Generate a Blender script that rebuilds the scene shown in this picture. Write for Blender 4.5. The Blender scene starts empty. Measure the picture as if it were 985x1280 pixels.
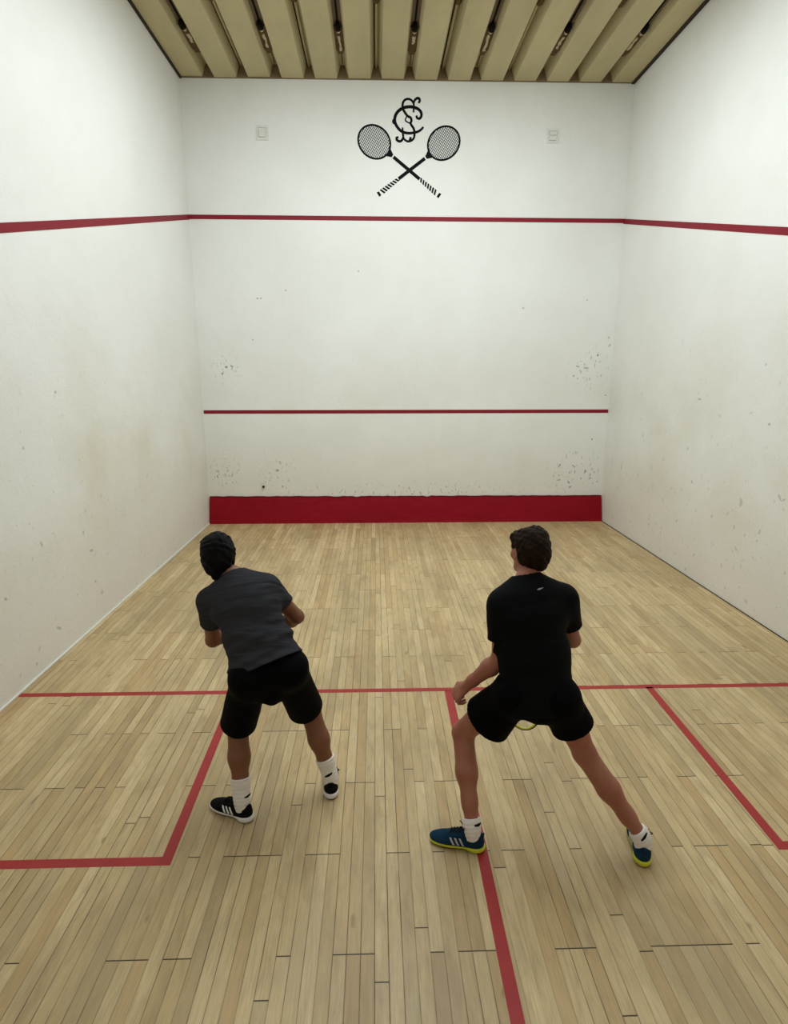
import bpy, bmesh, math, random
import numpy as np
from mathutils import Vector, Matrix
random.seed(7)
SC = bpy.context.scene
COL = SC.collection
PI = math.pi

# ---------------------------------------------------------------- camera
cam_d = bpy.data.cameras.new('camera'); cam = bpy.data.objects.new('camera', cam_d); COL.objects.link(cam)
def cam_axes(p, yw, r):
    f = Vector((math.sin(yw)*math.cos(p), math.cos(yw)*math.cos(p), -math.sin(p)))
    rt = Vector((math.cos(yw), -math.sin(yw), 0)); up = rt.cross(f)
    return math.cos(r)*rt+math.sin(r)*up, -math.sin(r)*rt+math.cos(r)*up, f
_R, _U, _f = cam_axes(.2242, .0289, -.0004)
M_ = Matrix((_R, _U, -_f)).transposed().to_4x4(); M_.translation = Vector((-.5016, -9.7248, 2.3708))
cam.matrix_world = M_
cam_d.sensor_fit = 'HORIZONTAL'; cam_d.sensor_width = 36; cam_d.lens = 36*766.23/985
cam_d.clip_start = .02; cam_d.clip_end = 60
SC.camera = cam

# ---------------------------------------------------------------- world, lights, exposure
w = bpy.data.worlds.new('world'); SC.world = w; w.use_nodes = True
w.node_tree.nodes['Background'].inputs[0].default_value = (.75, .8, .85, 1)
w.node_tree.nodes['Background'].inputs[1].default_value = .15
SC.view_settings.view_transform = 'Standard'
try: SC.view_settings.look = 'None'
except Exception: pass
SC.view_settings.gamma = 1; SC.view_settings.use_curve_mapping = False
SC.view_settings.exposure = -0.05
def area(name, loc, sx, sy, power, color, rot=(0, 0, 0)):
    l = bpy.data.lights.new(name, 'AREA'); l.shape = 'RECTANGLE'; l.size = sx; l.size_y = sy
    l.energy = power; l.color = color
    o = bpy.data.objects.new(name, l); o.location = loc; o.rotation_euler = rot; COL.objects.link(o); return o
COOL = (.86, .955, 1.0)
for x, y, p in ((-1.0, -3.2, 80), (1.0, -3.2, 76), (-1.0, -5.4, 66), (1.0, -5.4, 60), (-1.0, -8.2, 12), (1.0, -8.2, 10)):
    area('ceiling_lamp', (x, y, 6.15), 1.1, 2.2, p, COOL, (.16, 0, 0))

# ---------------------------------------------------------------- materials
class NT:
    def __init__(s, name, rough=.6, spec=.3):
        s.m = bpy.data.materials.new(name); s.m.use_nodes = True; s.t = s.m.node_tree
        s.b = s.t.nodes['Principled BSDF']; s.b.inputs['Roughness'].default_value = rough
        s.b.inputs['Specular IOR Level'].default_value = spec
        s._co = None
    def n(s, t, **k):
        q = s.t.nodes.new(t)
        for a, v in k.items(): setattr(q, a, v)
        return q
    def lk(s, a, b): s.t.links.new(a, b)
    def co(s):
        if s._co is None: s._co = s.n('ShaderNodeTexCoord').outputs['Object']
        return s._co
    def setin(s, q, i, v):
        if hasattr(v, 'is_linked') or isinstance(v, bpy.types.NodeSocket): s.lk(v, q.inputs[i])
        else: q.inputs[i].default_value = v
    def math(s, op, a, b=0, c=0, clamp=False):
        q = s.n('ShaderNodeMath', operation=op); q.use_clamp = clamp
        for i, v in enumerate((a, b, c)): s.setin(q, i, v)
        return q.outputs[0]
    def map(s, v, loc=(0, 0, 0), scale=(1, 1, 1), rot=(0, 0, 0)):
        q = s.n('ShaderNodeMapping'); s.lk(v, q.inputs[0])
        q.inputs[1].default_value = loc; q.inputs[2].default_value = rot; q.inputs[3].default_value = scale
        return q.outputs[0]
    def noise(s, v, scale, detail=3, rough=.5, dist=0):
        q = s.n('ShaderNodeTexNoise'); s.lk(v, q.inputs['Vector']); q.inputs['Scale'].default_value = scale
        q.inputs['Detail'].default_value = detail; q.inputs['Roughness'].default_value = rough; q.inputs['Distortion'].default_value = dist
        return q.outputs['Fac']
    def length(s, v):
        q = s.n('ShaderNodeVectorMath', operation='LENGTH'); s.lk(v, q.inputs[0]); return q.outputs['Value']
    def mr(s, v, a, b, c=0., d=1.):
        q = s.n('ShaderNodeMapRange'); s.setin(q, 0, v)
        for i, z in enumerate((a, b, c, d)): q.inputs[i+1].default_value = z
        return q.outputs[0]
    def mix(s, fac, a, b, mode='MIX'):
        q = s.n('ShaderNodeMix', data_type='RGBA', blend_type=mode)
        s.setin(q, 0, fac)
        for i, v in ((6, a), (7, b)):
            if isinstance(v, tuple): q.inputs[i].default_value = (*v[:3], 1)
            else: s.lk(v, q.inputs[i])
        return q.outputs[2]
    def base(s, v):
        if isinstance(v, tuple): s.b.inputs['Base Color'].default_value = (*v[:3], 1)
        else: s.lk(v, s.b.inputs['Base Color'])
    def bump(s, h, strength=.3, dist=.01):
        q = s.n('ShaderNodeBump'); q.inputs['Strength'].default_value = strength; q.inputs['Distance'].default_value = dist
        s.lk(h, q.inputs['Height']); s.lk(q.outputs[0], s.b.inputs['Normal'])
def lin(r, g, b):
    f = lambda c: (c/255/12.92) if c/255 <= .04045 else ((c/255+.055)/1.055)**2.4
    return (f(r), f(g), f(b))
def simple(name, col, rough=.6, spec=.3, var=.12, nscale=6, bump=0, bscale=60):
    m = NT(name, rough, spec)
    f = m.noise(m.co(), nscale, 4)
    dark = tuple(c*(1-var) for c in col); light = tuple(min(1, c*(1+var)) for c in col)
    m.base(m.mix(f, dark, light))
    if bump: m.bump(m.noise(m.co(), bscale, 3), bump, .005)
    return m.m

def wall_mat(name, axis, marks=(), clusters=(), dirt=True, speck=.0):
    m = NT(name, .55, .3); co = m.co()
    base = lin(233, 231, 224)
    f = m.noise(co, .7, 5, .55)
    c = m.mix(m.mr(f, .35, .65), lin(229, 228, 221), lin(236, 235, 230))
    sp = m.n('ShaderNodeSeparateXYZ'); m.lk(co, sp.inputs[0]); z = sp.outputs[2]
    if dirt:                                                    # ochre ball dirt, a band at playing height
        band = m.math('MULTIPLY', m.mr(z, .1, .9), m.mr(z, 3.0, 1.6))
        blot = m.mr(m.noise(co, .9, 4, .55), .42, .72)
        c = m.mix(m.math('MULTIPLY', m.math('MULTIPLY', band, blot), .55 if axis == 'x' else .25), c, lin(212, 203, 178))
        c = m.mix(m.math('MULTIPLY', m.mr(z, 1.5, 0.0), .45), c, lin(214, 204, 190))
    # small scuffs
    wob = m.noise(co, 22, 3, .6)
    allm = None
    def mx(a, b): return b if a is None else m.math('MAXIMUM', a, b)
    for (u, v, ru, rv, ang, st) in marks:
        loc = (u, 0, v) if axis == 'y' else (0, u, v)
        q = m.n('ShaderNodeVectorMath', operation='SUBTRACT'); m.lk(co, q.inputs[0]); q.inputs[1].default_value = loc
        sc = (1/ru, 0, 1/rv) if axis == 'y' else (0, 1/ru, 1/rv)
        r = (0, ang, 0) if axis == 'y' else (ang, 0, 0)
        mp = m.n('ShaderNodeMapping', vector_type='POINT'); m.lk(q.outputs[0], mp.inputs[0])
        # rotate first, then scale
        mp.inputs[2].default_value = r
        q2 = m.n('ShaderNodeVectorMath', operation='MULTIPLY'); m.lk(mp.outputs[0], q2.inputs[0]); q2.inputs[1].default_value = sc
        L = m.math('ADD', m.length(q2.outputs[0]), m.mr(wob, .3, .7, -.45, .45))
        allm = mx(allm, m.mr(L, 1.15, .75, 0, st))
    for (u, v, ru, rv, st) in clusters:
        loc = (u, 0, v) if axis == 'y' else (0, u, v)
        q = m.n('ShaderNodeVectorMath', operation='SUBTRACT'); m.lk(co, q.inputs[0]); q.inputs[1].default_value = loc
        q2 = m.n('ShaderNodeVectorMath', operation='MULTIPLY'); m.lk(q.outputs[0], q2.inputs[0])
        q2.inputs[1].default_value = (1/ru, 0, 1/rv) if axis == 'y' else (0, 1/ru, 1/rv)
        mask = m.mr(m.length(q2.outputs[0]), 1.0, .25)
        mpd = m.map(co, rot=(0, .7, 0) if axis == 'y' else (.7, 0, 0), scale=(1, 1, .55))
        g = m.mr(m.noise(mpd, 26, 2, .5), .61, .66)
        allm = mx(allm, m.math('MULTIPLY', m.math('MULTIPLY', g, mask), st))
    if speck:
        g = m.mr(m.noise(m.map(co, scale=(1, 1.0, .8)), 14, 3, .55), .665, .70)
        low = m.mr(z, 3.4, .8)
        g = m.math('MULTIPLY', m.math('MULTIPLY', g, low), speck)
        allm = mx(allm, g)
    if allm is not None: c = m.mix(allm, c, lin(105, 103, 96))
    m.base(c)
    h = m.math('ADD', m.math('MULTIPLY', m.noise(co, 3, 4), .9), m.math('MULTIPLY', m.noise(co, 45, 3), .22))
    m.bump(h, .5, .02)
    return m.m

def floor_mat():
    m = NT('maple_boards', .42, .35); co = m.co()
    sp = m.n('ShaderNodeSeparateXYZ'); m.lk(co, sp.inputs[0]); X, Y = sp.outputs[0], sp.outputs[1]
    W_ = .0585; L_ = 1.10
    xi = m.math('DIVIDE', m.math('ADD', X, 10), W_); ix = m.math('FLOOR', xi); fx = m.math('SUBTRACT', xi, ix)
    h1 = m.n('ShaderNodeTexWhiteNoise', noise_dimensions='1D'); m.lk(ix, h1.inputs['W'])
    par = m.math('MULTIPLY', m.math('FLOOR', m.math('MULTIPLY', h1.outputs['Value'], 2)), .5)
    # a few boards end off the common joint rows
    jit = m.math('MULTIPLY', m.math('GREATER_THAN', m.math('FRACT', m.math('MULTIPLY', h1.outputs['Value'], 37.3)), .84),
                 m.math('FRACT', m.math('MULTIPLY', h1.outputs['Value'], 91.7)))
    yi = m.math('ADD', m.math('ADD', m.math('DIVIDE', m.math('ADD', Y, 20.0-12.37+.005), L_), par), m.math('MULTIPLY', jit, .5))
    iy = m.math('FLOOR', yi); fy = m.math('SUBTRACT', yi, iy)
    cb = m.n('ShaderNodeCombineXYZ'); m.lk(ix, cb.inputs[0]); m.lk(iy, cb.inputs[1])
    h2 = m.n('ShaderNodeTexWhiteNoise', noise_dimensions='3D'); m.lk(cb.outputs[0], h2.inputs['Vector'])
    sv = m.n('ShaderNodeSeparateColor'); m.lk(h2.outputs['Color'], sv.inputs[0]); r1, r2, r3 = sv.outputs
    # shift the grain per board
    off = m.n('ShaderNodeVectorMath', operation='SCALE'); m.lk(h2.outputs['Color'], off.inputs[0]); off.inputs['Scale'].default_value = 13
    gv = m.n('ShaderNodeVectorMath', operation='ADD'); m.lk(co, gv.inputs[0]); m.lk(off.outputs[0], gv.inputs[1])
    grain = m.noise(m.map(gv.outputs[0], scale=(1, .05, 1)), 130, 5, .6, .3)
    wavy = m.noise(m.map(gv.outputs[0], scale=(1, .14, 1)), 26, 4, .6, 1.2)
    c = m.mix(m.mr(r1, 0, 1), lin(196, 169, 122), lin(217, 192, 147))
    c = m.mix(m.math('MULTIPLY', m.math('GREATER_THAN', r2, .80), .5), c, lin(182, 146, 98))
    c = m.mix(m.math('MULTIPLY', m.math('GREATER_THAN', r3, .90), .35), c, lin(150, 132, 98))
    c = m.mix(m.mr(grain, .35, .70, 0, .42), c, lin(160, 134, 88))
    c = m.mix(m.mr(wavy, .5, .75, 0, .42), c, lin(150, 126, 84))
    # grey worn patches across boards, soft shoe grime
    st = m.noise(m.map(co, scale=(1, .45, 1)), 1.5, 5, .62, .4)
    c = m.mix(m.mr(st, .42, .68, 0, .62), c, lin(152, 133, 98))
    st2 = m.noise(m.map(gv.outputs[0], scale=(1, .3, 1)), 5.5, 4, .6, .6)
    c = m.mix(m.mr(st2, .50, .74, 0, .58), c, lin(146, 120, 82))
    knot = m.mr(m.noise(m.map(gv.outputs[0], scale=(1, .45, 1)), 9, 2), .73, .78, 0, .55)
    c = m.mix(knot, c, lin(112, 88, 52))
    # gaps between boards
    ex = m.math('MULTIPLY', m.math('MINIMUM', fx, m.math('SUBTRACT', 1.0, fx)), W_)
    ey = m.math('MULTIPLY', m.math('MINIMUM', fy, m.math('SUBTRACT', 1.0, fy)), L_)
    gxs = m.math('MULTIPLY', m.mr(ex, .0030, .0012), m.mr(m.math('FRACT', m.math('MULTIPLY', h1.outputs['Value'], 17.7)), 0, 1, .2, 1.0))
    gys = m.mr(ey, .0038, .0016, 0, 1)
    gap = m.math('MAXIMUM', m.math('MULTIPLY', gxs, m.mr(m.noise(co, 3.1, 3), .3, .6, .45, 1)), gys)
    c = m.mix(gap, c, lin(44, 32, 18))
    m.base(c)
    m.lk(m.mr(grain, .2, .8, .36, .52), m.b.inputs['Roughness'])
    m.bump(m.math('SUBTRACT', m.math('MULTIPLY', grain, .1), gap), .35, .004)
    return m.m

def fabric(name, col, rough=.85, bump=.25, scale=240, var=.15, folds=None):
    m = NT(name, rough, .06); co = m.co()
    f = m.noise(co, 9, 4)
    m.base(m.mix(f, tuple(c*(1-var) for c in col), tuple(c*(1+var) for c in col)))
    h = m.math('ADD', m.math('MULTIPLY', m.noise(co, scale, 2), .3), m.noise(co, 16, 3))
    m.bump(h, bump, .004)
    if folds:                                                   # woven folds across the body, as real relief
        ang, k = folds
        f2 = m.noise(m.map(m.map(co, rot=(.5, ang, 0)), scale=(.16, .3, 1)), 17, 2, .45, .8)
        b = m.n('ShaderNodeBump'); b.inputs['Strength'].default_value = k; b.inputs['Distance'].default_value = .02
        m.lk(f2, b.inputs['Height']); n0 = m.b.inputs['Normal'].links[0].from_socket
        m.lk(n0, b.inputs['Normal']); m.lk(b.outputs[0], m.b.inputs['Normal'])
    return m.m
def skin(name, col, red):
    m = NT(name, .5, .35); co = m.co()
    c = m.mix(m.mr(m.noise(co, 7, 4), .35, .7), col, red)
    m.base(c); m.b.inputs['Subsurface Weight'].default_value = .06
    m.b.inputs['Subsurface Radius'].default_value = (.01, .004, .002)
    m.bump(m.noise(co, 160, 2), .12, .002); return m.m
def hairmat(name, a, b):
    m = NT(name, .65, .08); co = m.co()
    f = m.noise(m.map(co, scale=(1, 1, .25)), 160, 4, .6, .5)
    m.base(m.mix(f, a, b)); m.bump(f, .8, .006); return m.m

M = dict(
    floor=floor_mat(),
    tape=simple('red_floor_paint', lin(158, 44, 42), .5, .3, .16, 9, .1),
    wline=simple('dark_red_wall_paint', lin(130, 14, 34), .55, .3, .14, 5, .15, 30),
    black=simple('black_paint', lin(13, 12, 13), .7, .1, .1, 9),
    plate=simple('overpainted_plate', lin(222, 222, 214), .5, .3, .05, 9, .2, 40),
    slot=simple('dark_slot', lin(22, 17, 12), .9, .1, .2, 9),
    channel=simple('brown_grey_channel', lin(112, 96, 76), .8, .15, .2, 12, .3, 30),
    torn=simple('torn_brown_liner', lin(98, 78, 50), .9, .1, .4, 14, .6, 20),
    plaster=simple('bare_plaster', lin(198, 182, 156), .9, .1, .2, 20, .5, 30),
    conduit=simple('beige_conduit', lin(190, 174, 128), .6, .3, .1, 6),
    rubber=simple('black_rubber', lin(14, 14, 15), .7, .2, .1, 20),
    sock=fabric('white_sock_knit', lin(232, 224, 218), .9, .5, 180, .05),
    blk_shoe=fabric('black_shoe_mesh', lin(20, 18, 20), .75, .3, 200, .2),
    blue_shoe=fabric('blue_shoe_mesh', lin(22, 48, 70), .7, .35, 160, .3),
    white_sole=simple('white_foam_sole', lin(232, 226, 228), .55, .3, .05, 20),
    yellow_sole=simple('yellow_green_foam_sole', lin(206, 206, 52), .5, .3, .12, 14),
    outsole=simple('dark_outsole', lin(52, 42, 30), .7, .2, .2, 20),
    stripe_w=simple('white_stripe', lin(238, 236, 236), .4, .4, .04, 20),
    stripe_g=simple('silver_stripe', lin(176, 172, 176), .35, .5, .08, 20),
    lace=simple('black_lace', lin(20, 20, 24), .8, .2, .1, 40),
    grey_tee=fabric('charcoal_tee', lin(50, 50, 54), .85, .35, 260, .1, (.12, 1.0)),
    black_tee=fabric('black_sport_tee', lin(9, 10, 11), .7, .25, 200, .12, (.1, .4)),
    black_short=fabric('black_shorts_cloth', lin(4, 4, 5), .8, .3, 200, .12),
    skin1=skin('tan_skin', lin(130, 84, 58), lin(118, 72, 50)),
    skin2=skin('fair_skin', lin(164, 108, 86), lin(154, 90, 74)),
    hair1=hairmat('black_hair', lin(3, 3, 4), lin(12, 10, 10)),
    hair2=hairmat('brown_hair', lin(14, 8, 5), lin(44, 28, 18)),
    eye=simple('eye_white', lin(235, 230, 225), .2, .5, .02, 5),
    iris=simple('brown_iris', lin(50, 32, 20), .2, .5, .1, 50),
    frame_y=simple('yellow_racket_frame', lin(196, 198, 70), .35, .5, .08, 10),
    frame_w=simple('white_racket_frame', lin(226, 222, 214), .35, .5, .05, 10),
    string=simple('pale_strings', lin(225, 222, 210), .4, .4, .05, 30),
    grip=simple('black_grip_tape', lin(28, 28, 30), .8, .2, .15, 60, .5, 120),
    greymark=simple('grey_print', lin(150, 152, 158), .5, .3, .05, 30),
)
def tin_mat():
    m = NT('red_tin_paint', .5, .15); co = m.co()
    f = m.noise(m.map(co, scale=(.6, 1, 1)), 3, 4)
    c = m.mix(f, lin(126, 2, 18), lin(146, 5, 26))
    sc = m.mr(m.noise(m.map(co, rot=(0, .5, 0), scale=(1, 1, .12)), 30, 3, .6), .70, .78, 0, .35)
    m.base(m.mix(sc, c, lin(180, 70, 70)))
    m.bump(m.noise(m.map(co, rot=(0, .8, 0), scale=(.8, 1, 2)), 2.4, 3, .5, .5), .6, .03); return m.m
M['tin'] = tin_mat()
def ceil_mat():
    m = NT('beige_painted_concrete', .8, .15); co = m.co()
    c = m.mix(m.mr(m.noise(m.map(co, scale=(1, .3, 1)), 2.2, 5, .6), .3, .7), lin(184, 172, 136), lin(200, 187, 148))
    c = m.mix(m.mr(m.noise(m.map(co, scale=(1, .2, 1)), 11, 4, .6), .62, .8, 0, .4), c, lin(168, 146, 96))
    m.base(c); m.bump(m.noise(co, 20, 4), .35, .01); return m.m
M['ceil'] = ceil_mat()

# ---------------------------------------------------------------- object helpers
def link(name, me, mat, parent=None):
    o = bpy.data.objects.new(name, me); COL.objects.link(o)
    if mat is not None: me.materials.append(mat)
    if parent is not None: o.parent = parent
    return o
def meta(o, label=None, cat=None, group=None, kind=None):
    if label: o['label'] = label
    if cat: o['category'] = cat
    if group: o['group'] = group
    if kind: o['kind'] = kind
    return o
def empty(name, loc=(0, 0, 0)):
    o = bpy.data.objects.new(name, None); o.location = loc; o.empty_display_size = .1; COL.objects.link(o); return o
def mesh(name, V, F, smooth=False):
    me = bpy.data.meshes.new(name); me.from_pydata([tuple(v) for v in V], [], [tuple(f) for f in F]); me.update()
    bm = bmesh.new(); bm.from_mesh(me); bmesh.ops.recalc_face_normals(bm, faces=bm.faces); bm.to_mesh(me); bm.free()
    if smooth: me.polygons.foreach_set('use_smooth', [True]*len(me.polygons))
    return me
def box_vf(x0, x1, y0, y1, z0, z1):
    V = [(x, y, z) for x in (x0, x1) for y in (y0, y1) for z in (z0, z1)]
    F = [(0, 1, 3, 2), (4, 6, 7, 5), (0, 4, 5, 1), (2, 3, 7, 6), (0, 2, 6, 4), (1, 5, 7, 3)]
    return V, F
def join(parts):
    V = []; F = []
    for v, f in parts:
        o = len(V); V += list(v); F += [tuple(i+o for i in q) for q in f]
    return V, F
def slab(name, quad, n, th, mat, parent=None):
    """flat polygon given a real thickness along n"""
    n = Vector(n).normalized()*th; k = len(quad)
    V = [Vector(p) for p in quad]+[Vector(p)+n for p in quad]
    F = [tuple(range(k)), tuple(range(2*k-1, k-1, -1))]+[(i, (i+1) % k, k+(i+1) % k, k+i) for i in range(k)]
    return link(name, mesh(name, V, F), mat, parent)
def tube_vf(pts, r, n=8, closed=False, flat=1.0, flat_n=None):
    P = [Vector(p) for p in pts]; m = len(P); V = []; F = []
    if not hasattr(r, '__len__'): r = [r]*m
    up = Vector((0, 0, 1)); prev = None
    for i, p in enumerate(P):
        a = P[(i-1) % m] if (closed or i) else p; b = P[(i+1) % m] if (closed or i < m-1) else p
        t = (b-a).normalized()
        if flat_n is not None: s = Vector(flat_n)
        elif prev is None: s = up if abs(t.dot(up)) < .9 else Vector((1, 0, 0))
        else: s = prev
        s = (s-t*s.dot(t)).normalized(); prev = s; q = t.cross(s)
        for k in range(n):
            an = 2*PI*k/n; V.append(p+(s*math.cos(an)*flat+q*math.sin(an))*r[i])
    for i in range(m if closed else m-1):
        for k in range(n):
            a = i*n+k; b = i*n+(k+1) % n; c = ((i+1) % m)*n+(k+1) % n; d = ((i+1) % m)*n+k
            F.append((a, b, c, d))
    if not closed:
        F.append(tuple(range(n))[::-1]); F.append(tuple(range((m-1)*n, m*n)))
    return V, F
def smooth_pts(pts, sub=6, closed=False):
    P = [Vector(p) for p in pts]; n = len(P); out = []
    for i in range(n if closed else n-1):
        g = lambda j: P[j % n] if closed else P[max(0, min(n-1, j))]
        a, b, c, d = g(i-1), g(i), g(i+1), g(i+2)
        for k in range(sub):
            t = k/sub
            out.append(.5*((2*b)+(c-a)*t+(2*a-5*b+4*c-d)*t*t+(3*b-a-3*c+d)*t**3))
    if not closed: out.append(P[-1])
    return out

# ================================================================ THE COURT
HX = 3.2; H = 6.37; YB = -10.1
def vary(l, st):                                                    # small scuffs: (along, up, half sizes) -> with tilt and strength
    r = random.Random(3); return [(u, v, a*.62, b*.62, r.uniform(-.8, .8), st*r.uniform(.5, 1)) for (u, v, a, b) in l]
FM = [(-2.264, 3.45, 0.03, 0.022), (-2.217, 3.45, 0.02, 0.02), (-1.842, 3.565, 0.022, 0.018), (-0.75, 3.84, 0.015, 0.015), (1.748, 3.323, 0.025, 0.02), (2.723, 3.441, 0.018, 0.018), (-2.367, 2.849, 0.02, 0.02), (-2.033, 0.974, 0.02, 0.04), (-2.077, 0.845, 0.03, 0.03), (-2.011, 0.586, 0.02, 0.03), (-1.948, 0.56, 0.012, 0.02), (-2.861, 0.849, 0.02, 0.02), (-2.904, 0.772, 0.02, 0.05), (-2.872, 0.888, 0.01, 0.02), (-3.032, 0.747, 0.012, 0.04), (-2.79, 2.447, 0.035, 0.03), (-2.704, 2.459, 0.035, 0.022), (-2.857, 2.351, 0.03, 0.02), (3.098, 2.891, 0.02, 0.03), (3.12, 2.771, 0.02, 0.045), (2.588, 2.312, 0.03, 0.02), (2.653, 2.275, 0.02, 0.02), (2.781, 2.434, 0.065, 0.02), (2.641, 2.458, 0.045, 0.018), (2.943, 2.627, 0.03, 0.03), (2.949, 1.325, 0.02, 0.025), (3.116, 2.016, 0.02, 0.015), (2.447, 0.666, 0.06, 0.025), (2.619, 0.625, 0.02, 0.05), (2.637, 0.546, 0.03, 0.025), (2.956, 0.689, 0.04, 0.025), (3.078, 0.636, 0.02, 0.02), (2.984, 0.847, 0.02, 0.03), (2.667, 0.9, 0.02, 0.03), (2.446, 0.901, 0.02, 0.05), (2.705, 1.107, 0.015, 0.03), (-0.866, 2.554, 0.01, 0.01)]
RM = [(-2.753, 1.121, 0.03, 0.03), (-1.287, 0.965, 0.015, 0.03), (-1.657, 0.807, 0.015, 0.03), (-2.496, 0.586, 0.02, 0.03), (-3.745, 1.074, 0.04, 0.07), (-4.314, 1.247, 0.02, 0.06), (-4.373, 1.237, 0.04, 0.012), (-3.855, 2.438, 0.03, 0.03), (-4.021, 1.894, 0.03, 0.02), (-2.713, 2.069, 0.08, 0.015), (-3.726, 1.98, 0.07, 0.015), (-2.983, 0.302, 0.02, 0.02), (-4.096, 0.864, 0.03, 0.04)]
LM = [(-4.879, 1.02, 0.02, 0.04), (-4.176, 0.936, 0.02, 0.02), (-5.159, 0.109, 0.03, 0.03), (-5.427, 0.758, 0.02, 0.03), (-3.949, 0.267, 0.05, 0.04), (-4.055, 0.412, 0.04, 0.02), (-4.783, 0.252, 0.06, 0.02), (-4.956, 1.806, 0.03, 0.02), (-4.376, 2.209, 0.03, 0.02), (-4.064, 0.726, 0.05, 0.02)]
M['wall_front'] = wall_mat('wall_front_paint', 'y', vary(FM, .75),
    [(2.8, 2.4, .40, .45, .6), (-2.8, 2.4, .3, .35, .6), (2.7, .8, .6, .45, .75), (-2.1, .8, .4, .5, .45), (-2.9, .8, .35, .45, .5), (0, .5, 2.6, .2, .5)])
M['wall_left'] = wall_mat('wall_left_paint', 'x', vary(LM, .5), [], True, .22)
M['wall_right'] = wall_mat('wall_right_paint', 'x', vary(RM, .5), [], True, .3)
M['wall_back'] = wall_mat('wall_back_paint', 'y', [], [], True, .2)

# floor
o = link('floor', mesh('floor', *box_vf(-3.4, 3.4, YB-.1, .15, -.1, 0)), M['floor']); meta(o, kind='structure')
def wx(s_, y, z):                                                   # the side walls lean by a few centimetres
    b = ((3.185, 3.235), (3.175, 3.225))[0 if s_ < 0 else 1]
    t = (.05-y)/(.05-YB); bx = b[0]+(b[1]-b[0])*t
    return s_*(bx+(3.2-bx)*(z+.02)/6.82)
# walls: the plaster runs very slightly out of square, as the real court does
o = slab('wall_front', [(-3.4, 0, -.05), (3.4, 0, -.05), (3.4, 0, 6.8), (-3.4, 0, 6.8)], (0, 1, 0), .2, M['wall_front']); meta(o, kind='structure')
for side, s_, mt in (('left', -1, 'wall_left'), ('right', 1, 'wall_right')):
    b0, b1 = (-3.185, -3.235) if s_ < 0 else (3.175, 3.225)
    V = []; F = []; ny, nz = 21, 9
    for e in (0, .2):
        for i in range(ny):
            for k in range(nz):
                y = .05+(YB-.05)*i/(ny-1); z = -.02+6.82*k/(nz-1); V.append((wx(s_, y, z)+s_*e, y, z))
    q = ny*nz; g_ = lambda i, k, e: e*q+i*nz+k
    for i in range(ny-1):
        for k in range(nz-1):
            for e in (0, 1): F.append((g_(i, k, e), g_(i+1, k, e), g_(i+1, k+1, e), g_(i, k+1, e)))
        for k in (0, nz-1): F.append((g_(i, k, 0), g_(i+1, k, 0), g_(i+1, k, 1), g_(i, k, 1)))
    for k in range(nz-1):
        for i in (0, ny-1): F.append((g_(i, k, 0), g_(i, k+1, 0), g_(i, k+1, 1), g_(i, k, 1)))
    o = link('wall_'+side, mesh('wall_'+side, V, F), M[mt]); meta(o, kind='structure')
o = slab('wall_back', [(-3.4, YB, -.05), (3.4, YB, -.05), (3.4, YB, 6.8), (-3.4, YB, 6.8)], (0, -1, 0), .2, M['wall_back']); meta(o, kind='structure')

# ceiling: a slab with fourteen chamfered concrete ribs running away from the camera
PITCH = .4655; X0 = -3.185
ceil = slab('ceiling', [(-3.4, YB, 6.53), (3.4, YB, 6.53), (3.4, .15, 6.53), (-3.4, .15, 6.53)], (0, 0, 1), .2, M['ceil']); meta(ceil, kind='structure')
for i in range(14):
    a = X0+PITCH*i; b = a+.315; ch = .048
    r_ = random.Random(i); dz = r_.uniform(-.006, .006)
    prof = [(a+.004, H+.006+dz), (a+.012, H+dz), (b-.012, H+dz), (b-.004, H+.006+dz), (b+ch, 6.535), (a-ch, 6.535)]
    V = [(max(-3.25, min(3.25, x)), y, z) for y in (-.0, YB) for x, z in prof]; n = 6
    F = [tuple(range(n)), tuple(range(2*n-1, n-1, -1))]+[(k, (k+1) % n, n+(k+1) % n, n+k) for k in range(n)]
    r = link('rib', mesh('rib', V, F), M['ceil'], ceil)
o = link('shaded_seam', mesh('shaded_seam', *box_vf(-3.2, 3.19, -.018, 0, 6.360, 6.53)), simple('shaded_edge', lin(128, 112, 84), .9, .1, .3, 12)); meta(o, kind='structure')  # seam under the ribs; its brown also carries the shade in the groove ends
for nm, xa, xb in (('gap_shade_left', -3.20, -3.168), ('gap_shade_right', 3.150, 3.195)):
    o = link(nm, mesh(nm, *box_vf(xa, xb, YB, -.0, 6.352, 6.372)), M['outsole']); meta(o, kind='structure')  # dark colour stands in for the shade in the gaps beside the walls
grooves = [X0+PITCH*i+.315+.0755 for i in range(13)]
side_words = ['first from the left wall', 'second from the left wall', 'third from the left wall', 'middle one above the emblem',
              'third from the right wall', 'second from the right wall', 'nearest the right wall']
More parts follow.
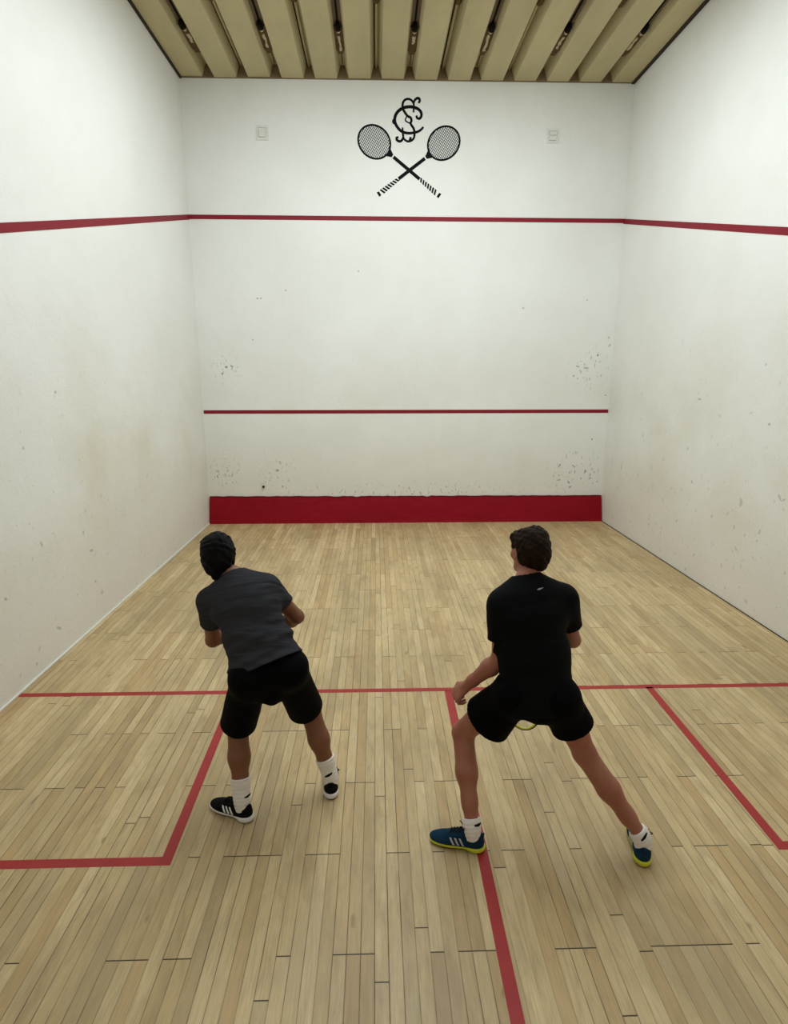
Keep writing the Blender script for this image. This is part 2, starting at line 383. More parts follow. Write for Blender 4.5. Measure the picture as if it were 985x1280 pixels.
for q, gi in enumerate(range(0, 13, 2)):
    gx = grooves[gi]; y0 = (-1.16, -1.17, -1.17, -1.18, -1.20, -1.21, -1.22)[q]
    t = empty('ceiling_fitting', (gx, y0, 6.53))
    meta(t, 'dark lamp fitting with torn liner in a ceiling groove, '+side_words[q], 'light fitting', 'fittings in the ceiling grooves')
    P = Vector((gx, y0, 6.53))
    def part(nm, vf, mat, sm=False):
        V, F = vf; return link(nm, mesh(nm, [Vector(v)-P for v in V], F, sm), mat, t)
    part('channel', box_vf(gx-.052, gx+.052, YB+.02, y0, 6.465, 6.528), M['channel'])
    part('slot', box_vf(gx-.011, gx+.011, YB+.03, y0, 6.455, 6.466), M['slot'])
    rr = random.Random(q)
    part('socket', tube_vf([(gx, y0-.10, 6.45), (gx, y0-.06, 6.435), (gx, y0, 6.43), (gx, y0+.035, 6.44)], [.022, .036, .038, .018], 14), M['slot'], True)
    part('lamp_cap', tube_vf([(gx, y0+.03, 6.44), (gx+.003, y0+.075, 6.437), (gx+.003, y0+.09, 6.44)], [.022, .024, .012], 12), M['plaster'], True)
    # ragged liner board
    ys = np.linspace(y0, y0+.66, 14); hw = [.066+rr.uniform(-.010, .008)-(.03 if k > 11 else 0)-(.012 if k == 11 else 0) for k in range(14)]
    top = [(gx-h, y, 6.45) for h, y in zip(hw, ys)]+[(gx+h, y, 6.45) for h, y in list(zip(hw, ys))[::-1]]
    k = len(top); V = top+[(x, y, 6.475) for x, y, z in top]
    part('liner', (V, [tuple(range(k)), tuple(range(2*k-1, k-1, -1))]+[(j, (j+1) % k, k+(j+1) % k, k+j) for j in range(k)]), M['torn'])
    ys = np.linspace(y0+.14+rr.uniform(0, .1), y0+.40+rr.uniform(-.05, .17), 8)
    top = [(gx+.004-rr.uniform(.006, .026), y, 6.443) for y in ys]+[(gx+.004+rr.uniform(.006, .026), y, 6.443) for y in ys[::-1]]
    k = len(top); V = top+[(x, y, 6.452) for x, y, z in top]
    part('bare_patch', (V, [tuple(range(k)), tuple(range(2*k-1, k-1, -1))]+[(j, (j+1) % k, k+(j+1) % k, k+j) for j in range(k)]), M['plaster'])
    part('crack', box_vf(gx-.004, gx+.006, y0+.6, -.08, 6.515, 6.531), M['torn'])
cond_words = ['leftmost of the six', 'second from the left', 'third from the left', 'third from the right', 'second from the right', 'rightmost of the six']
for q, gi in enumerate(range(1, 13, 2)):
    gx = grooves[gi]; P = Vector((gx, -.02, 6.53))
    t = empty('ceiling_conduit', P)
    meta(t, 'thin beige conduit in a ceiling groove, '+cond_words[q], 'conduit', 'conduits in the ceiling grooves')
    V, F = tube_vf([(gx, -.02, 6.512), (gx, -1.7, 6.512), (gx, YB+.05, 6.512)], .017, 10)
    link('pipe', mesh('pipe', [Vector(v)-P for v in V], F, True), M['conduit'], t)
    V, F = box_vf(gx-.032, gx-.02, YB+.05, -.02, 6.518, 6.531)
    link('gap', mesh('gap', [Vector(v)-P for v in V], F), M['slot'], t)
    V, F = tube_vf([(gx, -1.62, 6.505), (gx, -1.66, 6.485), (gx, -1.80, 6.485), (gx, -1.84, 6.505)], [.024, .04, .04, .024], 12)
    link('junction_box', mesh('junction_box', [Vector(v)-P for v in V], F, True), M['torn'], t)

# red lines: floor paint (0.8 mm proud) and wall paint
def floor_strip(name, pts, label):
    o = slab(name, [(x, y, .0008) for x, y in pts], (0, 0, -1), .0006, M['tape']); meta(o, label, None, None, 'structure'); return o
hw = .026
floor_strip('trim_1', [(-3.22, -5.451-hw), (-3.22, -5.451+hw), (3.2, -5.468+hw), (3.2, -5.468-hw)], 'red short line painted across the board floor')
floor_strip('trim_2', [(.036-hw-.003, -5.48), (.036+hw+.003, -5.48), (-.008+hw, YB), (-.008-hw, YB)], 'red half court line painted down the middle of the floor')
def service_box(name, sx, xin_top, xin_bot, xw, yb, label):
    h = .028
    t = [(xin_top-h, -5.47), (xin_top+h, -5.47), (xin_bot+h, yb+h), (xin_bot+h, yb-h), (xin_bot-h, yb-h), (xin_bot-h, -5.6)]
    if sx < 0:
        pts = [(xin_top+h, -5.47), (xin_bot+h, yb-h), (xw, yb-h), (xw, yb+h), (xin_bot-h, yb+h), (xin_top-h, -5.47)]
    else:
        pts = [(xin_top-h, -5.47), (xin_bot-h, yb-h), (xw, yb-h), (xw, yb+h), (xin_bot+h, yb+h), (xin_top+h, -5.47)]
    floor_strip(name, pts, label)
service_box('trim_3', -1, -1.583, -1.56, -3.235, -7.106, 'red service box line on the floor by the left wall')
service_box('trim_4', 1, 1.589, 1.561, 3.225, -7.095, 'red service box line on the floor by the right wall')
def wall_strip(name, quad, n, label, mat='wline'):
    o = slab(name, quad, n, .004, M[mat]); meta(o, label, None, None, 'structure')
wall_strip('trim_5', [(-3.19, 0, 4.545), (3.19, 0, 4.528), (3.19, 0, 4.588), (-3.19, 0, 4.605)], (0, -1, 0), 'dark red out line across the front wall')
wall_strip('trim_6', [(-3.18, 0, 1.742), (3.175, 0, 1.742), (3.175, 0, 1.795), (-3.18, 0, 1.795)], (0, -1, 0), 'dark red service line across the front wall')
for nm, s_, z0 in (('trim_7', -1, 4.575), ('trim_8', 1, 4.555)):
    V = []; F = []
    for y in np.linspace(0, YB, 12):
        for z in (z0+.243*y-.038, z0+.243*y+.032):
            for e in (.012, -.003): V.append((wx(s_, y, z)+s_*e, y, z))
    for i in range(11):
        a = 4*i; F += [(a, a+4, a+5, a+1), (a+1, a+5, a+7, a+3), (a+3, a+7, a+6, a+2), (a+2, a+6, a+4, a)]
    o = link(nm, mesh(nm, V, F+[(0, 1, 3, 2), (44, 46, 47, 45)]), M['wline']); meta(o, 'dark red out line sloping down along the %s wall' % ('left' if s_ < 0 else 'right'), None, None, 'structure')
# dark strip painted in for the shadow gap where the right wall plaster stops short of the boards, pale strip for the highlight edge on the left
for nm, s_, mt, a in (('shadow_gap_right', 1, 'outsole', .012), ('highlight_edge_left', -1, 'plate', .012)):
    z = a; q = [(wx(s_, 0, 0)-s_*.0, -.02, .0012), (wx(s_, YB, 0), YB, .0012), (wx(s_, YB, 0)-s_*.012, YB, .0012), (wx(s_, 0, 0)-s_*.012, -.02, .0012)]
    o = slab(nm, q, (0, 0, 1), z if s_ < 0 else .004, M[mt]); meta(o, kind='structure')

# the tin: a leaning red board with a chipped upper edge
rt = random.Random(5)
N = 90; xs = np.linspace(-3.172, 3.162, N); V = []; F = []
zt = [.425-.003*(x+3.2)+rt.uniform(-.004, .004)+(-.012 if rt.random() < .06 else 0) for x in xs]
for x, z in zip(xs, zt): V += [(x, -.118, .0), (x, -.020, z), (x, -.001, z), (x, -.001, .001)]
for i in range(N-1):
    a = 4*i
    for k in range(4): F.append((a+k, a+(k+1) % 4, a+4+(k+1) % 4, a+4+k))
F += [(0, 1, 2, 3), (4*N-1, 4*N-2, 4*N-3, 4*N-4)]
tin = link('tin_board', mesh('tin_board', V, F), M['tin'])
meta(tin, 'glossy deep red tin board along the foot of the front wall', 'board')
V = []; F = []
for i, (x, z) in enumerate(zip(xs, zt)): V += [(x, -.026, z-.004), (x, -.026, z+.006), (x, 0, z+.006), (x, 0, z-.004)]
for i in range(N-1):
    a = 4*i
    for k in range(4): F.append((a+k, a+(k+1) % 4, a+4+(k+1) % 4, a+4+k))
link('upper_edge', mesh('upper_edge', V, F), simple('chipped_edge', lin(96, 22, 30), .7, .2, .5, 30), tin)

# ball against the front wall
bm = bmesh.new(); bmesh.ops.create_icosphere(bm, subdivisions=3, radius=.0205)
me = bpy.data.meshes.new('squash_ball'); bm.to_mesh(me); bm.free(); me.polygons.foreach_set('use_smooth', [True]*len(me.polygons))
ball = link('squash_ball', me, M['rubber']); ball.location = (-2.31, -.0205, .585)
meta(ball, 'small black squash ball hitting the front wall just above the red tin', 'ball')

# overpainted wall plates
for x, z, lab, kind in ((-2.086, 5.683, 'small overpainted square plate high on the front wall, left of the emblem', 0), (2.066, 5.681, 'small overpainted plate high on the front wall, right of the emblem', 1)):
    t = empty('wall_plate', (x, 0, z)); meta(t, lab, 'wall plate', 'overpainted plates on the front wall')
    link('frame', mesh('frame', *join([box_vf(-.085, .085, -.012, 0, .062, .092), box_vf(-.085, .085, -.012, 0, -.095, -.068), box_vf(-.085, -.062, -.0119, 0, -.068, .062), box_vf(.062, .085, -.0119, 0, -.068, .062)])), M['plate'], t)
    if kind == 0: link('cover', mesh('cover', *box_vf(-.045, .045, -.02, 0, -.055, .045)), M['plate'], t)
    else:
        link('cover', mesh('cover', *box_vf(-.05, .05, -.02, 0, .008, .048)), M['plate'], t)
        link('cover', mesh('cover', *box_vf(-.05, .04, -.02, 0, -.06, -.012)), M['plate'], t)

# painted emblem: crossed rackets under a scrolled monogram
def ribbon(pts, w, y=-.0, sub=8, sm=True, closed=False):
    P = smooth_pts([(x, 0, z) for x, z in pts], sub, closed) if sm else [Vector((x, 0, z)) for x, z in pts]
    n = len(P); V = []; F = []
    if not hasattr(w, '__len__'): w = [w]*n
    else: w = [w[0]+(w[1]-w[0])*math.sin(PI*i/(n-1)) for i in range(n)]
    for i, p in enumerate(P):
        a = P[(i-1) % n] if (closed or i) else p; b = P[(i+1) % n] if (closed or i < n-1) else p
        t = (b-a).normalized(); q = Vector((t.z, 0, -t.x))*w[i]/2
        for yy in (y, y-.003): V += [(p.x+q.x, yy, p.z+q.z), (p.x-q.x, yy, p.z-q.z)]
    for i in range(n if closed else n-1):
        a = 4*i; b = 4*((i+1) % n)
        for f in ((0, 1, 1, 0), ): pass
        F += [(a, a+1, b+1, b), (a+2, b+2, b+3, a+3), (a, b, b+2, a+2), (a+1, a+3, b+3, b+1)]
    if not closed: F += [(0, 2, 3, 1), (4*n-4, 4*n-3, 4*n-1, 4*n-2)]
    return V, F
emb = empty('wall_emblem', (0, 0, 0)); meta(emb, 'black emblem of crossed rackets under a scrolled monogram painted high on the front wall', 'emblem')
C_ = [(0.2014, 5.7783), (0.1538, 5.7348), (0.0913, 5.7098), (-0.0131, 5.6976), (-0.1072, 5.7192), (-0.174, 5.7784), (-0.2073, 5.8526), (-0.1949, 5.927), (-0.1451, 5.9868), (-0.0665, 6.0245), (0.0267, 6.0329), (0.1098, 6.0135), (0.162, 5.9715), (0.1708, 5.9215), (0.1462, 5.8859), (0.1107, 5.893), (0.1001, 5.9245)]
S_ = [(0.0582, 5.963), (0.062, 6.0222), (0.0575, 6.0774), (0.0262, 6.1176), (-0.0214, 6.1317), (-0.0668, 6.1166), (-0.0936, 6.0758), (-0.0934, 6.0113), (-0.0663, 5.9654), (-0.0287, 5.9195), (0.0171, 5.8958), (0.0298, 5.8587), (.0190, 5.8190), (0.0595, 5.7607), (0.0746, 5.7059), (0.0667, 5.6401), (0.0292, 5.6021), (-0.0231, 5.5921), (-0.0714, 5.62), (-0.0903, 5.6668), (-0.0969, 5.7698)]
link('letter_c', mesh('letter_c', *ribbon(C_, (.028, .042))), M['black'], emb)
link('letter_s', mesh('letter_s', *join([ribbon(S_, (.024, .033), -.0005)])), M['black'], emb)
sc = [ribbon(p, (.024, .034) if i > 2 or i == 0 else (.016, .018), -.001-.0002*i) for i, p in enumerate((
    [(0.0575, 6.0682), (0.0738, 6.1144), (0.1087, 6.1423), (0.1398, 6.1335), (0.1442, 6.1004), (0.1237, 6.0855)],
    [(-0.0287, 5.9195), (-0.0560, 5.8600), (.0190, 5.8190)],
    [(-0.2011, 5.8862), (-0.2281, 5.8673), (-0.2364, 5.843), (-0.2219, 5.819), (-0.1948, 5.8118)],
    [(-0.0862, 5.6856), (-0.0902, 5.6292), (-0.1278, 5.5912), (-0.1739, 5.6058), (-0.1823, 5.6359), (-0.153, 5.6437)],
    [(-0.0022, 5.5961), (0.0145, 5.6208), (0.0185, 5.649)]))]
for v_ in sc: link('scroll', mesh('scroll', *v_), M['black'], emb)
for s_, hc, neck, dirv in ((-1, (-.5001, 5.5802), (-.2546, 5.412), None), (1, (.4956, 5.5723), (.2568, 5.394), None)):
    H0 = Vector((hc[0], 0, hc[1])); X_ = Vector((-.0044, 0, 5.2114)); tip = Vector((.4501, 0, 4.8752)) if s_ < 0 else Vector((-.45, 0, 4.8884))
    d = (Vector((neck[0], 0, neck[1]))-H0).normalized(); n = Vector((d.z, 0, -d.x)); a_, b_ = .240, .207
    el = [H0+d*a_*math.cos(t)+n*b_*math.sin(t) for t in np.linspace(0, 2*PI, 64, endpoint=False)]
    V, F = ribbon([(p.x, p.z) for p in el], .025, 0, 1, False, True)
    thr = [H0+d*.19+n*.13, H0+d*.245+n*.055, H0+d*.315+n*.02, H0+d*.315-n*.02, H0+d*.245-n*.055, H0+d*.19-n*.13, H0+d*.236]
    tv = [(p.x, yy, p.z) for yy in (-.0005, -.0035) for p in thr]
    tf = [(0, 1, 6), (1, 2, 3, 4, 6), (4, 5, 6), (7, 8, 13), (8, 9, 10, 11, 13), (11, 12, 13)]+[(i, (i+1) % 7, 7+(i+1) % 7, 7+i) for i in range(7)]
    hd = link('racket_head', mesh('racket_head', *join([(V, F), (tv, tf)])), M['black'], emb)
    st = []
    for fam, (dd, nn, N_, wd) in enumerate(((Vector((.52, 0, .854)), None, 18, .0085), (Vector((-.854, 0, .52)), None, 15, .0035))):
        pn = Vector((dd.z, 0, -dd.x))
        for k in range(N_):
            u = (-1+2*(k+.5)/N_)*.225
            # clip the chord against the oval
            p0 = pn*u; A = (dd.dot(d)/a_)**2+(dd.dot(n)/b_)**2; B = 2*((p0.dot(d)*dd.dot(d))/a_**2+(p0.dot(n)*dd.dot(n))/b_**2); Cc = (p0.dot(d)/a_)**2+(p0.dot(n)/b_)**2-1
            D = B*B-4*A*Cc
            if D <= 0: continue
            t0, t1 = (-B-math.sqrt(D))/2/A, (-B+math.sqrt(D))/2/A
            q0, q1 = H0+p0+dd*t0, H0+p0+dd*t1
            st.append(ribbon([(q0.x, q0.z), (q1.x, q1.z)], wd, -.0002*fam, 1, False))
    link('strings', mesh('strings', *join(st)), M['black'], hd)
    e = (tip-H0).normalized(); st0 = Vector((neck[0], 0, neck[1]))
    nk = Vector((-.2265, 0, 5.3875)) if s_ < 0 else Vector((.2265, 0, 5.3725))
    L_ = (tip-nk).length; e = (tip-nk).normalized(); sp = .56*L_
    q1 = nk+e*sp
    sh = link('shaft', mesh('shaft', *ribbon([(nk.x, nk.z), (q1.x, q1.z)], .046, -.0006 if s_ < 0 else -.001, 1, False)), M['black'], emb)
    gr = []
    m_ = Vector((e.z, 0, -e.x))
    for k in range(7):
        u0 = sp+.014+k*.043; g0 = nk+e*u0; wv = .026+.0016*k
        sl = e*.014*(1 if s_ < 0 else 1)
        c = [g0+m_*wv+sl, g0-m_*wv-sl, g0-m_*wv-sl+e*.027, g0+m_*wv+sl+e*.027]
        gr.append(([(p.x, yy, p.z) for yy in (0, -.003) for p in c], [(0, 1, 2, 3), (7, 6, 5, 4)]+[(i, (i+1) % 4, 4+(i+1) % 4, 4+i) for i in range(4)]))
    g0 = tip-e*.035; c = [g0+m_*.030, g0-m_*.030, tip-m_*.036, tip+m_*.036]
    gr.append(([(p.x, yy, p.z) for yy in (0, -.003) for p in c], [(0, 1, 2, 3), (7, 6, 5, 4)]+[(i, (i+1) % 4, 4+(i+1) % 4, 4+i) for i in range(4)]))
    link('grip', mesh('grip', *join(gr)), M['black'], emb)

# ================================================================ FIGURES (implicit surfaces meshed with surface nets)
V3 = lambda *a: np.array(a, dtype=np.float64)
def unit(v): v = np.asarray(v, float); return v/np.linalg.norm(v)
def smin(a, b, k):
    if k <= 0: return np.minimum(a, b)
    h = np.maximum(k-np.abs(a-b), 0)/k
    return np.minimum(a, b)-h*h*k*.25
def f_cone(a, b, ra, rb, n=None, s=1.0):
    """round cone; optionally s times wider along the unit direction n"""
    a = np.asarray(a, float); b = np.asarray(b, float); d = b-a; L2 = max(float(d@d), 1e-9)
    if n is not None:
        n = unit(n)
    def f(X, Y, Z):
        px, py, pz = X-a[0], Y-a[1], Z-a[2]; e = d.copy(); l2 = L2
        if n is not None:
            q = px*n[0]+py*n[1]+pz*n[2]; k = (1/s-1)
            px = px+q*k*n[0]; py = py+q*k*n[1]; pz = pz+q*k*n[2]
            e = d+n*(d@n)*k; l2 = max(float(e@e), 1e-9)
        t = np.clip((px*e[0]+py*e[1]+pz*e[2])/l2, 0, 1)
        return np.sqrt((px-t*e[0])**2+(py-t*e[1])**2+(pz-t*e[2])**2)-(ra+(rb-ra)*t)
    m = max(ra, rb)*max(1, s)
    return f, np.minimum(a, b)-m, np.maximum(a, b)+m
def f_ell(c, r, R=None):
    """ellipsoid, R rows = local axes"""
    c = np.asarray(c, float); r = np.asarray(r, float); R = np.eye(3) if R is None else np.asarray(R)
    def f(X, Y, Z):
        px, py, pz = X-c[0], Y-c[1], Z-c[2]
        u = [(px*R[i, 0]+py*R[i, 1]+pz*R[i, 2]) for i in range(3)]
        k0 = np.sqrt(sum((u[i]/r[i])**2 for i in range(3)))+1e-9; k1 = np.sqrt(sum((u[i]/r[i]**2)**2 for i in range(3)))+1e-9
        return k0*(k0-1)/k1
    m = r.max(); return f, c-m, c+m
class Grid:
    def __init__(s, lo, hi, h):
        s.lo = np.asarray(lo, float); s.h = h; s.n = np.ceil((np.asarray(hi)-s.lo)/h).astype(int)+1
        s.A = np.full(tuple(s.n), .2, np.float32)
    def region(s, lo, hi, m):
        a = np.clip(np.floor((lo-m-s.lo)/s.h).astype(int), 0, s.n-1); b = np.clip(np.ceil((hi+m-s.lo)/s.h).astype(int)+1, 1, s.n)
        sl = tuple(slice(int(i), int(j)) for i, j in zip(a, b))
        ax = [(s.lo[i]+s.h*np.arange(a[i], b[i])).astype(np.float32) for i in range(3)]
        return sl, (ax[0][:, None, None], ax[1][None, :, None], ax[2][None, None, :])
    def add(s, prim, k=.02):
        f, lo, hi = prim; sl, X = s.region(lo, hi, k+3*s.h)
        s.A[sl] = smin(s.A[sl], f(*X).astype(np.float32), k)
    def sub(s, prim, k=.006):
        f, lo, hi = prim; sl, X = s.region(lo, hi, k+3*s.h)
        s.A[sl] = -smin(-s.A[sl], f(*X).astype(np.float32), k)
    def full(s): return s.region(s.lo, s.lo+s.h*s.n, 0)[1]
    def cut(s, p, n, lo=None, hi=None, k=0.004):
        """remove what lies on the +n side of the plane through p (inside lo..hi)"""
        p = np.asarray(p, float); n = unit(n)
        sl, X = s.region(s.lo if lo is None else np.asarray(lo), s.lo+s.h*s.n if hi is None else np.asarray(hi), 0)
        d = (X[0]-p[0])*n[0]+(X[1]-p[1])*n[1]+(X[2]-p[2])*n[2]
        s.A[sl] = -smin(-s.A[sl], (-d).astype(np.float32), k)
    def disp(s, fn, lim=.03):
        """add fn(x, y, z) to the field near its surface only"""
        I = np.flatnonzero(np.abs(s.A.ravel()) < lim); i, j, k = np.unravel_index(I, s.A.shape)
        s.A.ravel()[I] += fn(s.lo[0]+s.h*i, s.lo[1]+s.h*j, s.lo[2]+s.h*k).astype(np.float32)
    def sample(s, P):
        q = (np.asarray(P)-s.lo)/s.h; i = np.clip(np.floor(q).astype(int), 0, s.n-2); f = q-i; r = 0
        for dx in (0, 1):
            for dy in (0, 1):
                for dz in (0, 1):
                    w_ = (f[..., 0] if dx else 1-f[..., 0])*(f[..., 1] if dy else 1-f[..., 1])*(f[..., 2] if dz else 1-f[..., 2])
                    r = r+w_*s.A[i[..., 0]+dx, i[..., 1]+dy, i[..., 2]+dz]
        return r
    def verts(s):
        A = s.A; S = A < 0
        A = A.copy(); 
        for ax in range(3):
            sl = [slice(None)]*3
            for e in (0, -1): sl[ax] = e; A[tuple(sl)] = np.maximum(A[tuple(sl)], .01)
        S = A < 0; N = np.array(A.shape)-1
        c = np.zeros(tuple(N), np.int8)
        for dx in (0, 1):
            for dy in (0, 1):
                for dz in (0, 1): c += S[dx:N[0]+dx, dy:N[1]+dy, dz:N[2]+dz]
        act = (c > 0) & (c < 8); I = np.argwhere(act); idx = np.full(tuple(N), -1, np.int32); idx[act] = np.arange(len(I))
        acc = np.zeros((len(I), 3)); cnt = np.zeros(len(I))
        cor = [(dx, dy, dz) for dx in (0, 1) for dy in (0, 1) for dz in (0, 1)]
        val = {q: A[I[:, 0]+q[0], I[:, 1]+q[1], I[:, 2]+q[2]].astype(float) for q in cor}
        for q in cor:
            for ax in range(3):
                if q[ax] == 0:
                    r = list(q); r[ax] = 1; r = tuple(r); a, b = val[q], val[r]; m = (a < 0) != (b < 0)
                    t = np.where(m, a/np.where(m, a-b, 1), 0); p = np.tile(np.array(q, float), (len(I), 1)); p[:, ax] += t
                    acc[m] += p[m]; cnt[m] += 1
        P = s.lo+s.h*(I+acc/cnt[:, None])
        F = []
        for ax in range(3):
            u, v = (ax+1) % 3, (ax+2) % 3
            a = [slice(0, -1)]*3; b = [slice(0, -1)]*3; b[ax] = slice(1, None)
            a = [slice(0, n_) for n_ in N]; b = list(a); b[ax] = slice(1, N[ax]+1)
            E = S[tuple(a)] != S[tuple(b)]; J = np.argwhere(E); J = J[(J[:, u] > 0) & (J[:, v] > 0)]
            if not len(J): continue
            ins = S[J[:, 0], J[:, 1], J[:, 2]]
            def g(du, dv):
                K = J.copy(); K[:, u] -= du; K[:, v] -= dv; return idx[K[:, 0], K[:, 1], K[:, 2]]
            q = np.stack([g(1, 1), g(0, 1), g(0, 0), g(1, 0)], 1)
            q[~ins] = q[~ins][:, ::-1]; F.append(q)
        return P, np.concatenate(F)
    def obj(s, name, mat, parent=None, relax=1, origin=None):
        P, F = s.verts()
        for _ in range(relax):                                       # light Laplacian relaxation
            acc = np.zeros_like(P); cnt = np.zeros(len(P))
            for i in range(4):
                for j in (1, 3):
                    np.add.at(acc, F[:, i], P[F[:, (i+j) % 4]]); np.add.at(cnt, F[:, i], 1)
            P = P*.5+.5*acc/np.maximum(cnt, 1)[:, None]
        if origin is not None: P = P-origin
        me = bpy.data.meshes.new(name); me.vertices.add(len(P)); me.vertices.foreach_set('co', P.astype(np.float32).ravel())
        me.loops.add(4*len(F)); me.loops.foreach_set('vertex_index', F.astype(np.int32).ravel())
        me.polygons.add(len(F)); me.polygons.foreach_set('loop_start', np.arange(0, 4*len(F), 4, dtype=np.int32))
        me.polygons.foreach_set('loop_total', np.full(len(F), 4, np.int32)); me.polygons.foreach_set('use_smooth', np.ones(len(F), bool))
        me.update(calc_edges=True); me.validate()
        return link(name, me, mat, parent)

def wrinkle(P, axis, lat, amp, freq, seed=0):
    """soft cloth folds running across 'axis'"""
    X, Y, Z = P; a = unit(axis); l = unit(lat); r = np.random.RandomState(seed)
    u = X*a[0]+Y*a[1]+Z*a[2]; v = X*l[0]+Y*l[1]+Z*l[2]; o = 0
    for i in range(5):
        f = freq*(.7+.35*i); ph = r.rand()*6.28; sk = r.uniform(-.5, .5)
        o = o+np.sin(f*(u+sk*v)+ph+1.6*np.sin(v*r.uniform(7, 16)+r.rand()*6))*(.8 if i else 1)/(1+.5*i)
    return amp*(np.abs(o/2.2)**1.2*np.sign(o))

def hand(g, wrist, d, palm_n, thumb_side, curl=(.9, .9, .7), size=1.0, spread=.1, k=.006, thumb_in=.5):
    """wrist, finger direction d, palm_n = the way the palm faces, thumb_side = lateral direction of the thumb"""
    d = unit(d); n = unit(np.asarray(palm_n)-d*(np.asarray(palm_n)@d)); t = np.cross(d, n); t = t*np.sign(t@np.asarray(thumb_side)) ; S = size
    w = np.asarray(wrist, float)
    ends = []
    for i, (off, L, sc) in enumerate(((.032, .088, 1.0), (.011, .094, 1.05), (-.011, .088, 1.0), (-.031, .078, .88))):
        kn = w+d*.088*S*(1-.05*abs(i-1))+t*off*S
        g.add(f_cone(w+t*off*.5*S+d*.012, kn, .0155*S, .0125*S), .014)
        ends.append((kn, L, sc, off))
    g.add(f_cone(w+d*.03*S+t*.024*S+n*.008, w+d*.06*S+t*.012*S+n*.006, .017*S, .014*S), .014)
    for kn, L, sc, off in ends:
        p = kn; an = 0; c = 0
        for j, (fr, cu) in enumerate(zip((.46, .30, .24), curl)):
            an += cu; dd = unit(d*math.cos(an)+n*math.sin(an)+t*off*spread*8*(1 if j == 0 else .2)); q = p+dd*L*fr*S*1.02
            g.add(f_cone(p, q, (.0098-.0009*j)*sc*S, (.0090-.0010*j)*sc*S), k if j == 0 else .004); p = q
    # thumb leaves the side of the palm near its base
    b = w+d*.022*S+t*.022*S
    d1 = unit(d*.75+t*.75+n*.25); p1 = b+d1*.044*S
    d2 = unit(d*.85+t*.15+n*thumb_in); p2 = p1+d2*.034*S; d3 = unit(d*.6-t*.35+n*(thumb_in+.3)); p3 = p2+d3*.026*S
    g.add(f_cone(b, p1, .016*S, .0125*S), .010); g.add(f_cone(p1, p2, .0118*S, .0105*S), .004); g.add(f_cone(p2, p3, .0105*S, .0085*S), .004)

def racket(butt, d, face_n, mat, label, name='squash_racket'):
    """racket with its grip end at butt, pointing along d"""
    butt = np.asarray(butt, float); d = unit(d); n = unit(np.asarray(face_n)-d*(np.asarray(face_n)@d)); l = np.cross(n, d)
    R = empty(name, tuple(butt)); meta(R, label, 'racket', 'rackets held by the players')
    def tb(nm, pts, r, mt, par=R, k=10, closed=False, flat=1.0):
        V, F = tube_vf([Vector(p) for p in pts], r, k, closed, flat, tuple(n)); return link(nm, mesh(nm, V, F, True), mt, par)
    P = lambda u, v, w_=0: d*u+l*v+n*w_
    tb('grip', [P(0, 0), P(.006, 0), P(.10, 0), P(.19, 0), P(.195, 0)], [.013, .0165, .0155, .0145, .012], M['grip'])
    tb('shaft', [P(.19, 0), P(.34, 0)], .0075, mat)
    c = .545
    el = [P(c-.138*math.cos(t), .094*math.sin(t)*(1+.06*math.cos(t))) for t in np.linspace(0, 2*PI, 48, endpoint=False)]
    hd = tb('head_frame', el, .0058, mat, R, 8, True, 1.7)
    for s_ in (-1, 1): tb('throat', [P(.33, 0), P(.36, .008*s_), P(.40, .032*s_), P(.445, .066*s_)], .0058, mat, R, 8)
    st = []
    for i in range(-7, 8):
        v = i*.0118; q = .134*math.sqrt(max(0, 1-(v/.093)**2)); st.append(tube_vf([Vector(P(c-q, v, .0006)), Vector(P(c+q, v, .0006))], .0007, 4))
    for i in range(-9, 10):
        u = i*.0138; q = .092*math.sqrt(max(0, 1-(u/.136)**2)); st.append(tube_vf([Vector(P(c+u, -q, -.0006)), Vector(P(c+u, q, -.0006))], .0007, 4))
    link('strings', mesh('strings', *join(st)), M['string'], R)
    bp = [P(c+.142*math.cos(t), .097*math.sin(t)) for t in np.linspace(-.9, .9, 16)]
    tb('bumper_guard', bp, .0066, M['rubber'], R, 8, False, 1.5)
    return R

